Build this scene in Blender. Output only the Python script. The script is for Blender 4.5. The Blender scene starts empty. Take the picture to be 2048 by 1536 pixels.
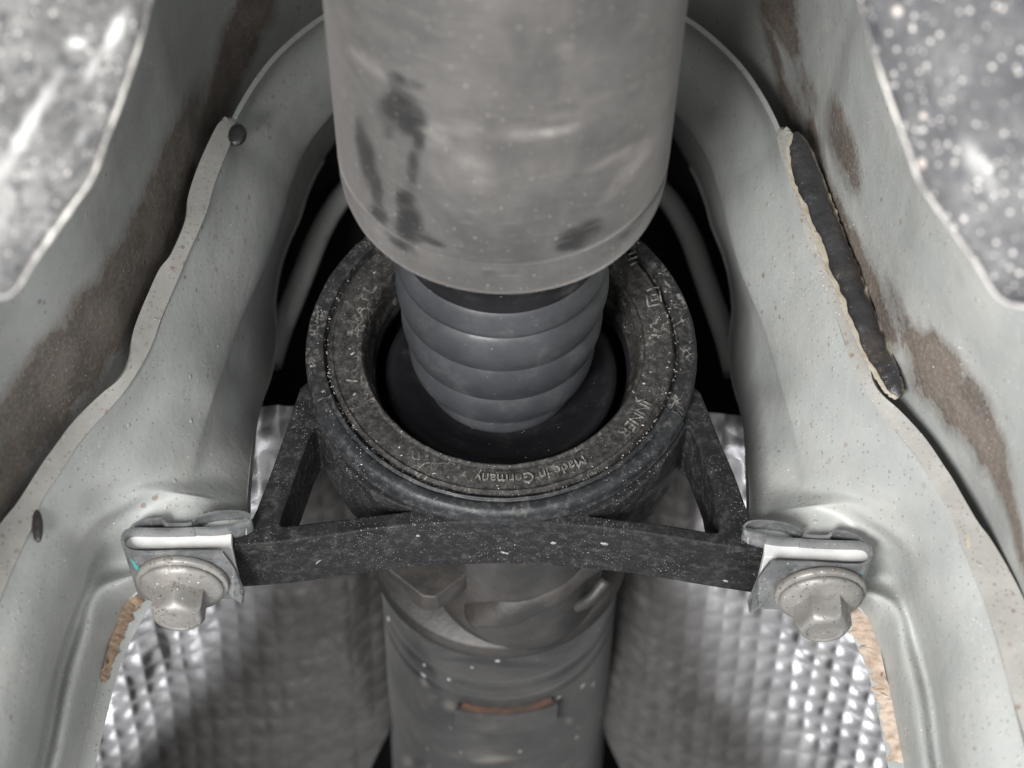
import bpy, bmesh, math, random
from mathutils import Vector, Matrix, noise
random.seed(7)
sc = bpy.context.scene
COL = sc.collection
# ---------------------------------------------------------------- camera
FPX = 3657.0                       # focal length in pixels of the 2048 px wide photograph
ELEV, ROLL, DIST = math.radians(36), math.radians(1.05), 0.48
_R0, _U0, CF = Vector((1, 0, 0)), Vector((0, -math.sin(ELEV), math.cos(ELEV))), Vector((0, math.cos(ELEV), math.sin(ELEV)))
CR = _R0 * math.cos(ROLL) + _U0 * math.sin(ROLL)
CU = _U0 * math.cos(ROLL) - _R0 * math.sin(ROLL)
CAM = -(CF + CR * ((1003 - 1024) / FPX) + CU * ((768 - 700) / FPX)) * DIST
cd = bpy.data.cameras.new('camera')
cam = bpy.data.objects.new('camera', cd); COL.objects.link(cam)
cd.sensor_width = 36; cd.lens = FPX / 2048 * 36
cd.clip_start = 0.01; cd.clip_end = 20
cd.dof.use_dof = True; cd.dof.focus_distance = 0.462; cd.dof.aperture_fstop = 13
m = Matrix((CR, CU, -CF)).transposed().to_4x4(); m.translation = CAM
cam.matrix_world = m
sc.camera = cam
# ---------------------------------------------------------------- light
w = bpy.data.worlds.new('World'); sc.world = w; w.use_nodes = True
bg = w.node_tree.nodes['Background']; bg.inputs[0].default_value = (1.0, 1.0, 1.0, 1); bg.inputs[1].default_value = 0.43
def area(name, loc, target, size, power, color=(1, 1, 1)):
    l = bpy.data.lights.new(name, 'AREA'); l.shape = 'DISK'; l.size = size; l.energy = power; l.color = color
    o = bpy.data.objects.new(name, l); COL.objects.link(o); o.location = loc
    o.rotation_euler = (Vector(target) - Vector(loc)).to_track_quat('-Z', 'Y').to_euler()
    return o
area('workshop_lamp_key', (-0.25, -0.54, -0.62), (0.02, 0.02, 0.0), 0.26, 12.5, (1, 0.995, 0.985))
area('fill_light', (0.30, -0.62, -0.60), (0, 0.05, -0.02), 0.40, 2.4, (0.96, 0.98, 1.0))  # added fill light, lifts the upper walls
area('foil_light_left', (-0.50, 0.75, -0.50), (0.10, 0.12, -0.08), 0.30, 1.7, (0.97, 0.98, 1.0))  # added light, brightens the right foil
area('foil_light_right', (0.50, 0.75, -0.50), (-0.10, 0.12, -0.08), 0.30, 1.2, (0.97, 0.98, 1.0))  # added light, brightens the outer edge of the left foil
vs = sc.view_settings; vs.view_transform = 'Standard'; vs.look = 'None'; vs.exposure = 0.42; vs.gamma = 1; vs.use_curve_mapping = False
sc.render.engine = 'CYCLES'
sc.cycles.use_denoising = True
sc.cycles.max_bounces = 7

# ---------------------------------------------------------------- measuring: a photograph point and one known coordinate give a place
def ray(px, py): return CF + CR * ((px - 1024) / FPX) + CU * ((768 - py) / FPX)
def PY(px, py, Y):
    d = ray(px, py); return CAM + d * ((Y - CAM.y) / d.y)
def PZ(px, py, Z):
    d = ray(px, py); return CAM + d * ((Z - CAM.z) / d.z)
def PQ(px, py, q): return CAM + ray(px, py) * q
def proj(p):
    v = p - CAM; q = v.dot(CF)
    return 1024 + FPX * v.dot(CR) / q, 768 - FPX * v.dot(CU) / q
def mir(p): return Vector((-p.x, p.y, p.z))

# ---------------------------------------------------------------- materials
class NT:
    def __init__(s, name):
        s.m = bpy.data.materials.new(name); s.m.use_nodes = True
        s.t = s.m.node_tree; s.n = s.t.nodes; s.l = s.t.links
        s.p = s.n['Principled BSDF']; s.co = s.n.new('ShaderNodeTexCoord')
        s.vec = s.co.outputs['Object']
    def link(s, a, b): s.l.new(a, b)
    def _in(s, sock, v):
        if hasattr(v, 'is_linked'): s.l.new(v, sock)
        else:
            if isinstance(v, (tuple, list)) and len(v) == 3 and sock.type == 'RGBA': v = (*v, 1)
            sock.default_value = v
    def scaled(s, sx, sy, sz):
        n = s.n.new('ShaderNodeMapping'); s.l.new(s.vec, n.inputs[0]); n.inputs['Scale'].default_value = (sx, sy, sz); return n.outputs[0]
    def noise(s, scale, detail=4, rough=.55, vec=None, dist=0):
        n = s.n.new('ShaderNodeTexNoise'); s.l.new(vec or s.vec, n.inputs['Vector'])
        n.inputs['Scale'].default_value = scale; n.inputs['Detail'].default_value = detail; n.inputs['Roughness'].default_value = rough; n.inputs['Distortion'].default_value = dist
        return n.outputs[0]
    def ramp(s, f, a, b, lo=0, hi=1, smooth=True):
        n = s.n.new('ShaderNodeMapRange'); n.interpolation_type = 'SMOOTHSTEP' if smooth else 'LINEAR'
        s._in(n.inputs[0], f); n.inputs[1].default_value = a; n.inputs[2].default_value = b; n.inputs[3].default_value = lo; n.inputs[4].default_value = hi
        return n.outputs[0]
    def math(s, op, a, b=0.0, c=0.0):
        n = s.n.new('ShaderNodeMath'); n.operation = op; s._in(n.inputs[0], a); s._in(n.inputs[1], b)
        if op in ('MULTIPLY_ADD', 'COMPARE'): s._in(n.inputs[2], c)
        n.use_clamp = False; return n.outputs[0]
    def mix(s, f, a, b, mode='MIX'):
        n = s.n.new('ShaderNodeMix'); n.data_type = 'RGBA'; n.blend_type = mode
        s._in(n.inputs[0], f); s._in(n.inputs[6], a); s._in(n.inputs[7], b); return n.outputs[2]
    def specks(s, scale, density, rad, vec=None, seed=0.0):
        """random little dots: voronoi cells, only some of them filled"""
        v = vec or s.vec
        n0 = s.n.new('ShaderNodeMapping'); s.l.new(v, n0.inputs[0]); n0.inputs['Location'].default_value = (seed, seed * 1.7, seed * .3)
        n = s.n.new('ShaderNodeTexVoronoi'); s.l.new(n0.outputs[0], n.inputs['Vector']); n.inputs['Scale'].default_value = scale
        sp = s.n.new('ShaderNodeSeparateColor'); s.l.new(n.outputs['Color'], sp.inputs[0])
        on = s.math('LESS_THAN', sp.outputs[0], density)
        r = s.math('MULTIPLY', s.math('MULTIPLY_ADD', sp.outputs[1], .8, .35), rad)
        d = s.math('DIVIDE', n.outputs['Distance'], r)
        dot = s.ramp(d, 0.7, 1.0, 1, 0)
        return s.math('MULTIPLY', on, dot)
    def attr(s, name):
        n = s.n.new('ShaderNodeAttribute'); n.attribute_name = name; return n.outputs['Fac']
    def bump(s, h, strength, dist):
        n = s.n.new('ShaderNodeBump'); s.l.new(h, n.inputs['Height']); n.inputs['Strength'].default_value = strength; n.inputs['Distance'].default_value = dist
        if s.p.inputs['Normal'].is_linked:
            s.l.new(s.p.inputs['Normal'].links[0].from_socket, n.inputs['Normal'])
        s.l.new(n.outputs[0], s.p.inputs['Normal'])
    def out(s, color, rough, metal=0.0, **kw):
        s._in(s.p.inputs['Base Color'], color); s._in(s.p.inputs['Roughness'], rough); s._in(s.p.inputs['Metallic'], metal)
        for k, v in kw.items(): s._in(s.p.inputs[k.replace('_', ' ')], v)
        return s.m

def mat_paint(name, base, brown=1.0, stain=False, dustw=0.25, rust=0.5):
    t = NT(name)
    c = t.mix(t.ramp(t.noise(28, 6, .6), .32, .7), tuple(x * .86 for x in base), tuple(min(1, x * 1.07) for x in base))
    film = t.math('MULTIPLY', t.ramp(t.noise(38, 9, .72, dist=.6), .42, .72), dustw)
    c = t.mix(film, c, (.34, .325, .30))
    run = t.math('MULTIPLY', t.ramp(t.noise(95, 6, .7, vec=t.scaled(1, 1, .16)), .52, .78), dustw * .9)
    c = t.mix(run, c, (.235, .22, .20))
    if stain:
        a = t.attr('stain')
        n1 = t.noise(70, 8, .72, dist=.4); n2 = t.noise(520, 5, .75)
        f = t.math('ADD', a, t.math('MULTIPLY_ADD', n1, 1.0, -.5))
        f = t.math('ADD', f, t.math('MULTIPLY_ADD', n2, .7, -.35))
        hard = t.ramp(f, .40, .68); soft = t.ramp(f, -.15, .75, 0, .7)
        f = t.math('MULTIPLY', t.math('MAXIMUM', hard, soft), t.ramp(a, .0, .45))
        sc_ = t.mix(t.ramp(t.noise(60, 7, .7), .3, .7), (.072, .057, .046), (.150, .118, .096))
        sc_ = t.mix(t.ramp(t.noise(300, 5, .7), .55, .75, 0, .7), sc_, (.05, .042, .036))
        c = t.mix(t.math('MULTIPLY', f, t.ramp(t.noise(900, 3), .2, .6, .60, .95)), c, sc_)
        t.bump(t.math('MULTIPLY', f, t.noise(600, 6, .75)), .6, .0010)
    region = t.ramp(t.noise(26, 4), .38, .66)
    c = t.mix(t.math('MULTIPLY', t.math('MULTIPLY', t.specks(330, .14 * brown, .30, seed=3), region), .7), c, (.15, .085, .05))
    c = t.mix(t.math('MULTIPLY', t.specks(1000, .16 * brown, .36, seed=9), .55), c, (.14, .10, .07))
    c = t.mix(t.math('MULTIPLY', t.math('MULTIPLY', t.ramp(t.noise(260, 6, .78), .62, .72), region), rust), c, (.19, .125, .085))
    reg2 = t.ramp(t.noise(34, 3), .42, .62, .35, 1)
    c = t.mix(t.math('MULTIPLY', t.specks(700, .10, .17, seed=1), reg2), c, (.66, .65, .62))
    c = t.mix(t.math('MULTIPLY', t.specks(1700, .20, .26, seed=5), reg2), c, (.58, .58, .55))
    t.bump(t.noise(700, 5, .7), .16, .0006)
    t.bump(t.noise(85, 4, .6), .22, .0016)
    t.bump(t.specks(420, .06, .30, seed=2), .5, .0005)
    r = t.ramp(t.math('ADD', t.noise(70, 6, .65), t.math('MULTIPLY', film, .5)), .3, .75, .30, .58)
    return t.out(c, r, 0.0, Coat_Weight=.15, Coat_Roughness=.25)

def mat_black(name, base, dustc=(.25, .236, .218), dust=.35, lo=.50, hi=.72, scale=140, speck=.2, rough=.55, fine=1500, bumpd=.0006, veins=0.0, spec=.13):
    t = NT(name)
    c = t.mix(t.ramp(t.noise(40, 4), .3, .7), base, tuple(x * 1.5 for x in base))
    f = t.math('MULTIPLY', t.ramp(t.noise(scale, 8, .72), lo, hi), dust)
    f = t.math('MULTIPLY', f, t.ramp(t.noise(fine, 3, .6), .3, .68, .35, 1))
    c = t.mix(f, c, dustc)
    if veins:
        v = t.n.new('ShaderNodeTexVoronoi'); v.feature = 'DISTANCE_TO_EDGE'; v.inputs['Scale'].default_value = 300
        dn = t.n.new('ShaderNodeTexNoise'); dn.inputs['Scale'].default_value = 260; t.l.new(t.vec, dn.inputs[0])
        mv = t.n.new('ShaderNodeVectorMath'); mv.operation = 'MULTIPLY_ADD'; t.l.new(dn.outputs['Color'], mv.inputs[0]); mv.inputs[1].default_value = (.008,) * 3; t.l.new(t.vec, mv.inputs[2])
        t.l.new(mv.outputs[0], v.inputs['Vector'])
        f = t.math('MULTIPLY', t.ramp(v.outputs['Distance'], .02, .07, 1, 0), t.ramp(t.noise(75, 5, .7), .5, .62, 0, veins))
        c = t.mix(f, c, (.42, .39, .35))
    if speck:
        reg = t.ramp(t.noise(48, 4), .42, .62, .1, 1)
        c = t.mix(t.math('MULTIPLY', t.specks(1900, speck, .25, seed=1), reg), c, (.36, .35, .34))
        c = t.mix(t.math('MULTIPLY', t.specks(700, speck * .2, .15, seed=4), reg), c, (.42, .40, .37))
    t.bump(t.noise(min(scale * 2.2, 700), 7, .75), .5, bumpd)
    return t.out(c, t.ramp(t.noise(200, 4), .3, .7, rough - .12, rough + .12), 0.0, Specular_IOR_Level=spec)

PAINT = mat_paint('body_paint_grey_green', (.298, .309, .299), rust=1.0, brown=1.6, dustw=.45)
PAINT_L = mat_paint('body_paint_stained', (.272, .281, .272), stain=True, dustw=.45, brown=.8, rust=.5)
PAINT_D = mat_paint('flange_paint_rusty', (.250, .245, .228), brown=3.5, dustw=.6, rust=.9)
LINER = mat_black('black_tunnel_liner', (.009, .009, .010), dust=.05, speck=0, rough=.9)
RING = mat_black('ring_plastic_dusty', (.012, .012, .0125), dust=.26, lo=.44, hi=.72, scale=420, speck=.16, rough=.5, veins=.30)
RUBBER = mat_black('ring_rubber_dusty', (.0125, .0120, .0115), dust=.22, lo=.36, hi=.70, scale=480, speck=.12, rough=.6, veins=.26)
LETTER = mat_black('lettering_rubbed', (.024, .023, .022), dust=.75, lo=.36, hi=.60, scale=420, speck=.2, rough=.6)
LIP = mat_black('ring_lip_clean', (.010, .011, .0125), dust=.24, lo=.46, hi=.72, scale=380, speck=.3, rough=.42, spec=.26, bumpd=.0003)
BRKT = mat_black('bracket_plastic', (.0085, .0085, .0092), dust=.20, lo=.44, hi=.74, scale=330, speck=.42, rough=.5)
BOOT = mat_black('boot_rubber', (.022, .0232, .026), dust=.16, lo=.45, hi=.8, scale=90, speck=.03, rough=.48, spec=.32, bumpd=.00006, fine=900)
DISC = mat_black('flinger_black', (.006, .006, .007), dust=.12, lo=.5, hi=.8, speck=.02, rough=.45, bumpd=.00008)
SEAL = mat_black('black_sealant', (.017, .017, .0185), dustc=(.085, .056, .035), dust=.40, lo=.46, hi=.7, scale=70, speck=.04, rough=.30, spec=.8, bumpd=.0016)

def mat_tube():
    t = NT('shaft_dusty_grey')
    c = t.mix(t.ramp(t.noise(24, 8, .7, dist=.5), .3, .72), (.042, .0405, .0395), (.090, .086, .083))
    streak = t.noise(30, 4, .6, vec=t.scaled(1, .35, 1))
    c = t.mix(t.ramp(streak, .42, .75, 0, .55), c, (.110, .103, .098))
    c = t.mix(t.ramp(t.noise(110, 5, .7), .52, .75, 0, .35), c, (.040, .039, .039))
    a = t.attr('stain')
    f = t.math('ADD', a, t.math('MULTIPLY_ADD', t.noise(150, 7, .72), 1.3, -.65))
    f = t.math('MULTIPLY', t.ramp(f, -.05, 1.0), t.ramp(a, .0, .6))
    sw = t.noise(55, 6, .7, vec=t.scaled(.4, 2.2, .4))
    c = t.mix(t.ramp(sw, .55, .8, 0, .45), c, (.050, .048, .047))
    c = t.mix(t.math('MULTIPLY', f, .92), c, (.009, .009, .0095))
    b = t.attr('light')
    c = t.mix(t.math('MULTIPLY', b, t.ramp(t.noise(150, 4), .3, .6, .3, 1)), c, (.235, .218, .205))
    c = t.mix(t.math('MULTIPLY', t.specks(700, .22, .26), .5), c, (.22, .21, .20))
    c = t.mix(t.math('MULTIPLY', t.specks(330, .06, .25, seed=5), .25), c, (.22, .21, .20))
    sc2 = t.noise(420, 3, .6, vec=t.scaled(.25, 3.0, .25))
    c = t.mix(t.ramp(sc2, .60, .72, 0, .4), c, (.15, .142, .135))
    c = t.mix(t.ramp(t.noise(600, 5, .75), .55, .72, 0, .35), c, (.035, .034, .033))
    t.bump(t.noise(260, 5, .7), .25, .0004)
    return t.out(c, .62, 0.0, Sheen_Weight=.16, Sheen_Roughness=.4, Sheen_Tint=(.95, .88, .84), Specular_IOR_Level=.15)
TUBE = mat_tube()
def mat_far():
    t = NT('shaft_dark_paint')
    c = t.mix(t.ramp(t.noise(30, 8, .7), .35, .68), (.014, .0138, .0135), (.038, .0365, .035))
    c = t.mix(t.ramp(t.noise(60, 6, .7), .55, .75, 0, .6), c, (.066, .061, .057))
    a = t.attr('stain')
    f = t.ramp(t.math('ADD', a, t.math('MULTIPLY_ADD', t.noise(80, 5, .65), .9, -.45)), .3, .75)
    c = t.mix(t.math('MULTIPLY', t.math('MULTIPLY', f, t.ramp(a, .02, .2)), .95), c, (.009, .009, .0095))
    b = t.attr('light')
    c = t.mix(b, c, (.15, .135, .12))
    c = t.mix(t.math('MULTIPLY', t.specks(260, .12, .28), .7), c, (.38, .37, .36))
    t.bump(t.noise(160, 5, .7), .3, .0006)
    return t.out(c, .55, 0.0, Sheen_Weight=.08, Specular_IOR_Level=.2)
FAR = mat_far()
def mat_rustjoint():
    t = NT('joint_dirty_steel')
    c = t.mix(t.ramp(t.noise(45, 6, .65), .35, .7), (.012, .0118, .0115), (.036, .031, .028))
    c = t.mix(t.ramp(t.noise(70, 6, .7), .58, .74, 0, .6), c, (.11, .075, .055))
    t.bump(t.noise(160, 5, .7), .4, .0008)
    return t.out(c, .55, 0.1)
JOINT = mat_rustjoint()
def mat_simple(name, c1, c2, scale, rough, metal=0, speck=None, sdens=.15, sscale=500, bumpd=.0004):
    t = NT(name)
    c = t.mix(t.ramp(t.noise(scale, 6, .65), .35, .68), c1, c2)
    if speck: c = t.mix(t.specks(sscale, sdens, .33), c, speck)
    t.bump(t.noise(scale * 3, 5, .7), .3, bumpd)
    return t.out(c, rough, metal)
JOINT_T = mat_simple('joint_tan_dirt', (.013, .012, .0115), (.038, .032, .028), 70, .6, .05, speck=(.03, .027, .025), sdens=.2, sscale=300, bumpd=.0012)
RUST = mat_simple('orange_rust', (.085, .036, .019), (.028, .020, .016), 190, .8)
TAN = mat_simple('tan_sealer', (.155, .105, .07), (.27, .195, .135), 220, .8, speck=(.08, .055, .035), sdens=.2, sscale=500, bumpd=.001)
TAN_R = mat_simple('pale_tan_sealer', (.27, .205, .155), (.42, .34, .28), 180, .8, speck=(.14, .10, .07), sdens=.16, sscale=420, bumpd=.001)
TANEDGE = mat_simple('tan_dirt', (.31, .285, .235), (.22, .18, .13), 180, .8, speck=(.2, .13, .08))
WHITE = mat_simple('bare_plate_white', (.40, .397, .388), (.50, .49, .48), 120, .4, 0.0, speck=(.45, .36, .30), sdens=.03, sscale=600, bumpd=.0001)
def mat_metal(name, c1, c2, dirt, rough, metal, dlo, dhi, damt):
    t = NT(name)
    c = t.mix(t.ramp(t.noise(160, 6, .65), .35, .68), c1, c2)
    f = t.math('MULTIPLY', t.ramp(t.noise(320, 8, .75), dlo, dhi), damt)
    c = t.mix(f, c, dirt)
    c = t.mix(t.math('MULTIPLY', t.specks(1100, .22, .34), .8), c, tuple(x * .5 for x in dirt))
    c = t.mix(t.math('MULTIPLY', t.ramp(t.noise(520, 5, .7), .60, .68), .6), c, (.20, .135, .095))
    c = t.mix(t.specks(1500, .08, .26, seed=6), c, (.72, .70, .66))
    t.bump(t.noise(800, 6, .75), .35, .0002)
    return t.out(c, t.ramp(f, 0, .6, rough, .75), t.math('SUBTRACT', metal, t.math('MULTIPLY', f, metal)))
ZINC = mat_metal('zinc_clip', (.15, .155, .16), (.24, .245, .25), (.11, .10, .085), .34, .6, .46, .72, .6)
BOLT = mat_metal('bolt_dull_zinc', (.155, .150, .142), (.255, .246, .230), (.062, .050, .040), .46, .35, .44, .68, .9)
TEAL = mat_simple('teal_marker', (.02, .16, .15), (.03, .22, .2), 90, .5)
def mat_foil():
    t = NT('embossed_foil')
    d = t.attr('dirt')  # real dirt, with the inner foil's shade put into the same mask
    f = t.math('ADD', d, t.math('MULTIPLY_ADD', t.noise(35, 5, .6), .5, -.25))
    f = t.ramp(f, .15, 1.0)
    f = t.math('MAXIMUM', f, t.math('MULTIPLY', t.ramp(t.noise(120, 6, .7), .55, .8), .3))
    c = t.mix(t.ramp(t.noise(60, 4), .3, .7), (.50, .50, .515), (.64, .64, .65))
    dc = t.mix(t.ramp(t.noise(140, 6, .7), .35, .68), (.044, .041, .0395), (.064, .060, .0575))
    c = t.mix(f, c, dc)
    t.bump(t.noise(300, 4), .25, .0008)
    return t.out(c, t.ramp(f, 0, 1, .36, .58, smooth=False), t.ramp(f, 0, 1, 1, .35, smooth=False), Specular_IOR_Level=.3)
FOIL = mat_foil()
def mat_plate(name, dark, light, dots):
    t = NT(name)
    c = t.mix(t.ramp(t.noise(65, 7, .7), .36, .66), dark, light)
    c = t.mix(t.ramp(t.noise(330, 5, .75), .48, .62, 0, .85), c, (.055, .055, .06))
    c = t.mix(t.specks(700, .30 * dots, .42, seed=4), c, (.04, .04, .045))
    c = t.mix(t.specks(800, .36 * dots, .36), c, (.50, .48, .45))
    c = t.mix(t.specks(210, .10 * dots, .30, seed=8), c, (.46, .41, .37))
    b = t.attr('light')
    c = t.mix(t.math('MULTIPLY', b, t.ramp(t.noise(120, 5), .35, .55, .35, 1)), c, (.80, .79, .77))
    t.bump(t.noise(330, 6, .75), .6, .0012)
    return t.out(c, t.ramp(t.noise(150, 4), .3, .7, .25, .55), .15)
PLATE_L = mat_plate('shield_speckled_light', (.10, .098, .097), (.25, .243, .235), .7)
PLATE_R = mat_plate('shield_speckled_dark', (.036, .036, .041), (.115, .114, .114), 1.2)
PLATE_EDGE = mat_simple('shield_edge', (.15, .142, .135), (.46, .44, .41), 160, .5, .1)

# ---------------------------------------------------------------- object helpers
def tag(o, label=None, cat=None, group=None, kind=None):
    if label: o['label'] = label
    if cat: o['category'] = cat
    if group: o['group'] = group
    if kind: o['kind'] = kind
    return o
def empty(name, loc=(0, 0, 0)):
    o = bpy.data.objects.new(name, None); COL.objects.link(o); o.location = loc; o.empty_display_size = .01; return o
def obj(name, me, material=None, parent=None, smooth=True):
    o = bpy.data.objects.new(name, me); COL.objects.link(o)
    if material: me.materials.clear(); me.materials.append(material)
    if parent:
        o.parent = parent; o.matrix_parent_inverse = Matrix.Translation(-parent.location) if parent.type == 'EMPTY' else Matrix()
    if smooth:
        me.polygons.foreach_set('use_smooth', [True] * len(me.polygons)); me.update()
    return o
def mesh(name, verts, faces):
    me = bpy.data.meshes.new(name); me.from_pydata([tuple(v) for v in verts], [], faces); me.update(); return me
def cr(p0, p1, p2, p3, t):
    return .5 * ((2 * p1) + (p2 - p0) * t + (2 * p0 - 5 * p1 + 4 * p2 - p3) * t * t + (3 * p1 - p0 - 3 * p2 + p3) * t ** 3)
def spline(pts, n):
    """Catmull-Rom through pts, n samples per span"""
    out = []
    P = [pts[0] * 2 - pts[1]] + list(pts) + [pts[-1] * 2 - pts[-2]]
    for i in range(len(pts) - 1):
        for k in range(n): out.append(cr(P[i], P[i + 1], P[i + 2], P[i + 3], k / n))
    out.append(pts[-1].copy()); return out
def resample(pts, n):
    L = [0]
    for a, b in zip(pts, pts[1:]): L.append(L[-1] + (b - a).length)
    out = []; j = 0
    for i in range(n):
        s = L[-1] * i / (n - 1)
        while j < len(L) - 2 and L[j + 1] < s: j += 1
        f = (s - L[j]) / max(1e-9, L[j + 1] - L[j]); out.append(pts[j].lerp(pts[j + 1], min(1, f)))
    return out
def grid_mesh(name, rows, flip=False):
    nr, nc = len(rows), len(rows[0]); vs_ = [v for r in rows for v in r]; fs = []
    for i in range(nr - 1):
        for j in range(nc - 1):
            a = i * nc + j; q = (a, a + 1, a + nc + 1, a + nc); fs.append(q[::-1] if flip else q)
    return mesh(name, vs_, fs)
def net(rows, nr, nc):
    """smooth surface through a net of points"""
    dense = [spline(r, nc) for r in rows]
    cols = [spline([dense[i][j] for i in range(len(dense))], nr) for j in range(len(dense[0]))]
    return [[cols[j][i] for j in range(len(cols))] for i in range(len(cols[0]))]
def solid(o, th, off=1.0):
    md = o.modifiers.new('thickness', 'SOLIDIFY'); md.thickness = th; md.offset = off
    es = o.modifiers.new('crisp', 'EDGE_SPLIT'); es.split_angle = math.radians(48); return o
def bevel(o, wd, seg=2, ang=35):
    md = o.modifiers.new('edge', 'BEVEL'); md.width = wd; md.segments = seg; md.limit_method = 'ANGLE'; md.angle_limit = math.radians(ang)
    return o
def fattr(me, name, fn):
    a = me.attributes.new(name, 'FLOAT', 'POINT')
    a.data.foreach_set('value', [fn(v.co) for v in me.vertices])
def blobs(lst):
    """dirt of given shapes, each (px, py, rx, ry, turn deg, strength) measured on the photograph, printed on the surface it lies on"""
    def f(co):
        x, y = proj(co); best = 0
        for bx, by, rx, ry, an, s in lst:
            c, sn = math.cos(math.radians(an)), math.sin(math.radians(an))
            dx, dy = x - bx, y - by
            u, v = (dx * c + dy * sn) / rx, (-dx * sn + dy * c) / ry
            d = math.sqrt(u * u + v * v)
            if d < 1.6: best = max(best, s * min(1, max(0, (1.6 - d) / 1.1)))
        return best
    return f
def lathe(name, prof, seg=128, axis_pt=Vector((0, 0, 0)), a0=0, a1=2 * math.pi, wob=0):
    """prof: (radius, y) turned about the Y axis"""
    full = abs(a1 - a0 - 2 * math.pi) < 1e-6; n = seg if full else seg + 1
    vs_ = []; fs = []
    for k in range(n):
        a = a0 + (a1 - a0) * k / seg
        for r, y in prof:
            vs_.append(axis_pt + Vector((r * math.cos(a), y, r * math.sin(a))))
    m_ = len(prof)
    for k in range(seg):
        k2 = (k + 1) % n
        for j in range(m_ - 1): fs.append((k * m_ + j, k * m_ + j + 1, k2 * m_ + j + 1, k2 * m_ + j))
    if not full:
        fs.append(tuple(range(m_))); fs.append(tuple(range((n - 1) * m_, n * m_))[::-1])
    return mesh(name, vs_, fs)
def smooth_prof(pts, n=5):
    return [(v.x, v.y) for v in spline([Vector((a, b, 0)) for a, b in pts], n)]
def sweep(name, path, radii, seg=12, flat=1.0, up=Vector((0, 1, 0)), cap=True):
    vs_ = []; fs = []; n = len(path)
    for i, p in enumerate(path):
        t = (path[min(i + 1, n - 1)] - path[max(i - 1, 0)]).normalized()
        a = up.cross(t).normalized(); b = t.cross(a)
        r = radii[i] if isinstance(radii, list) else radii
        for k in range(seg):
            an = 2 * math.pi * k / seg
            vs_.append(p + a * (r * math.cos(an)) + b * (r * flat * math.sin(an)))
    for i in range(n - 1):
        for k in range(seg):
            k2 = (k + 1) % seg
            fs.append((i * seg + k, i * seg + k2, (i + 1) * seg + k2, (i + 1) * seg + k))
    if cap: fs.append(tuple(range(seg))[::-1]); fs.append(tuple(range((n - 1) * seg, n * seg)))
    return mesh(name, vs_, fs)
def plate2d(name, outer, holes, y0, y1, bev=.0006, res=3):
    """flat outline in the XZ plane with holes, given thickness along Y and rounded edges"""
    cu = bpy.data.curves.new(name, 'CURVE'); cu.dimensions = '2D'; cu.fill_mode = 'BOTH'
    for loop in [outer] + holes:
        s = cu.splines.new('POLY'); s.points.add(len(loop) - 1); s.use_cyclic_u = True
        for p, q in zip(s.points, loop): p.co = (q[0], q[1], 0, 1)
    cu.extrude = (y1 - y0) / 2 - bev; cu.bevel_depth = bev; cu.bevel_resolution = res; cu.offset = -bev
    o = bpy.data.objects.new(name, cu)
    COL.objects.link(o); dg = bpy.context.evaluated_depsgraph_get(); dg.update()
    me = bpy.data.meshes.new_from_object(o.evaluated_get(dg)); bpy.data.objects.remove(o)
    for v in me.vertices: x, z, d = v.co; v.co = (x, (y0 + y1) / 2 - d, z)
    me.update(); return me
def fillet(pts, r, n=5):
    """round the corners of a closed 2D loop; r may be one radius or one each"""
    out = []; N = len(pts)
    for i in range(N):
        p = Vector(pts[i]); a = Vector(pts[i - 1]); b = Vector(pts[(i + 1) % N])
        rr = r[i] if isinstance(r, list) else r
        if rr <= 0: out.append(p); continue
        da, db = (a - p), (b - p); l = min(rr, da.length * .45, db.length * .45)
        s, e = p + da.normalized() * l, p + db.normalized() * l
        for k in range(n + 1):
            t = k / n; out.append(s * (1 - t) ** 2 + p * 2 * t * (1 - t) + e * t * t)
    return out
def XZ(px, py, Y): v = PY(px, py, Y); return Vector((v.x, v.z))

# ================================================================ the setting: tunnel of the car floor
# outline of the brace/tunnel on the left, photograph points on the plane Y = -0.024 (near edge of the brace)
ARCH = [(1013, -78), (900, -66), (790, -30), (720, 4), (643, 42), (563, 108), (509, 176), (468, 250), (452, 310), (427, 373), (400, 445), (369, 520), (338, 599),
        (308, 678), (263, 753), (219, 818), (165, 880), (113, 955), (85, 1000), (66, 1050), (45, 1100), (20, 1150), (-10, 1230), (-40, 1320), (-80, 1450), (-125, 1580)]
YO = -.024
archW = [PY(x, y, YO) for x, y in ARCH]
hoop = resample(spline(archW, 6), 70)
hoop[0].x = 0
full = [mir(p) for p in hoop[:0:-1]] + hoop            # right foot ... apex ... left foot
cz = Vector((0, YO, 0))
def outward(path, i):
    t = (path[min(i + 1, len(path) - 1)] - path[max(i - 1, 0)]); n_ = Vector((t.z, 0, -t.x)).normalized()
    if n_.dot(path[i] - Vector((0, path[i].y, -.03))) < 0: n_ = -n_
    return n_
def tunnel_rows(path, ys, off):
    rows = []
    for i, p in enumerate(path):
        n_ = outward(path, i)
        rows.append([Vector((p.x, y, p.z)) + n_ * off(y, p) for y in ys])
    return rows
ys = [YO + .069 - .0032 * k for k in range(126)]
def toff(y, p):
    o = .0085 + max(0, (-.01 - y)) * .05 + max(0, y) * .30
    t = min(1, max(0, (p.z - .030) / .055)); return o + .005 * t * t * (3 - 2 * t)
def tunnel_half(name, path, stains):
    me = grid_mesh(name, tunnel_rows(path, ys, toff))
    fattr(me, 'stain', blobs(stains)); return me
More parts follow.
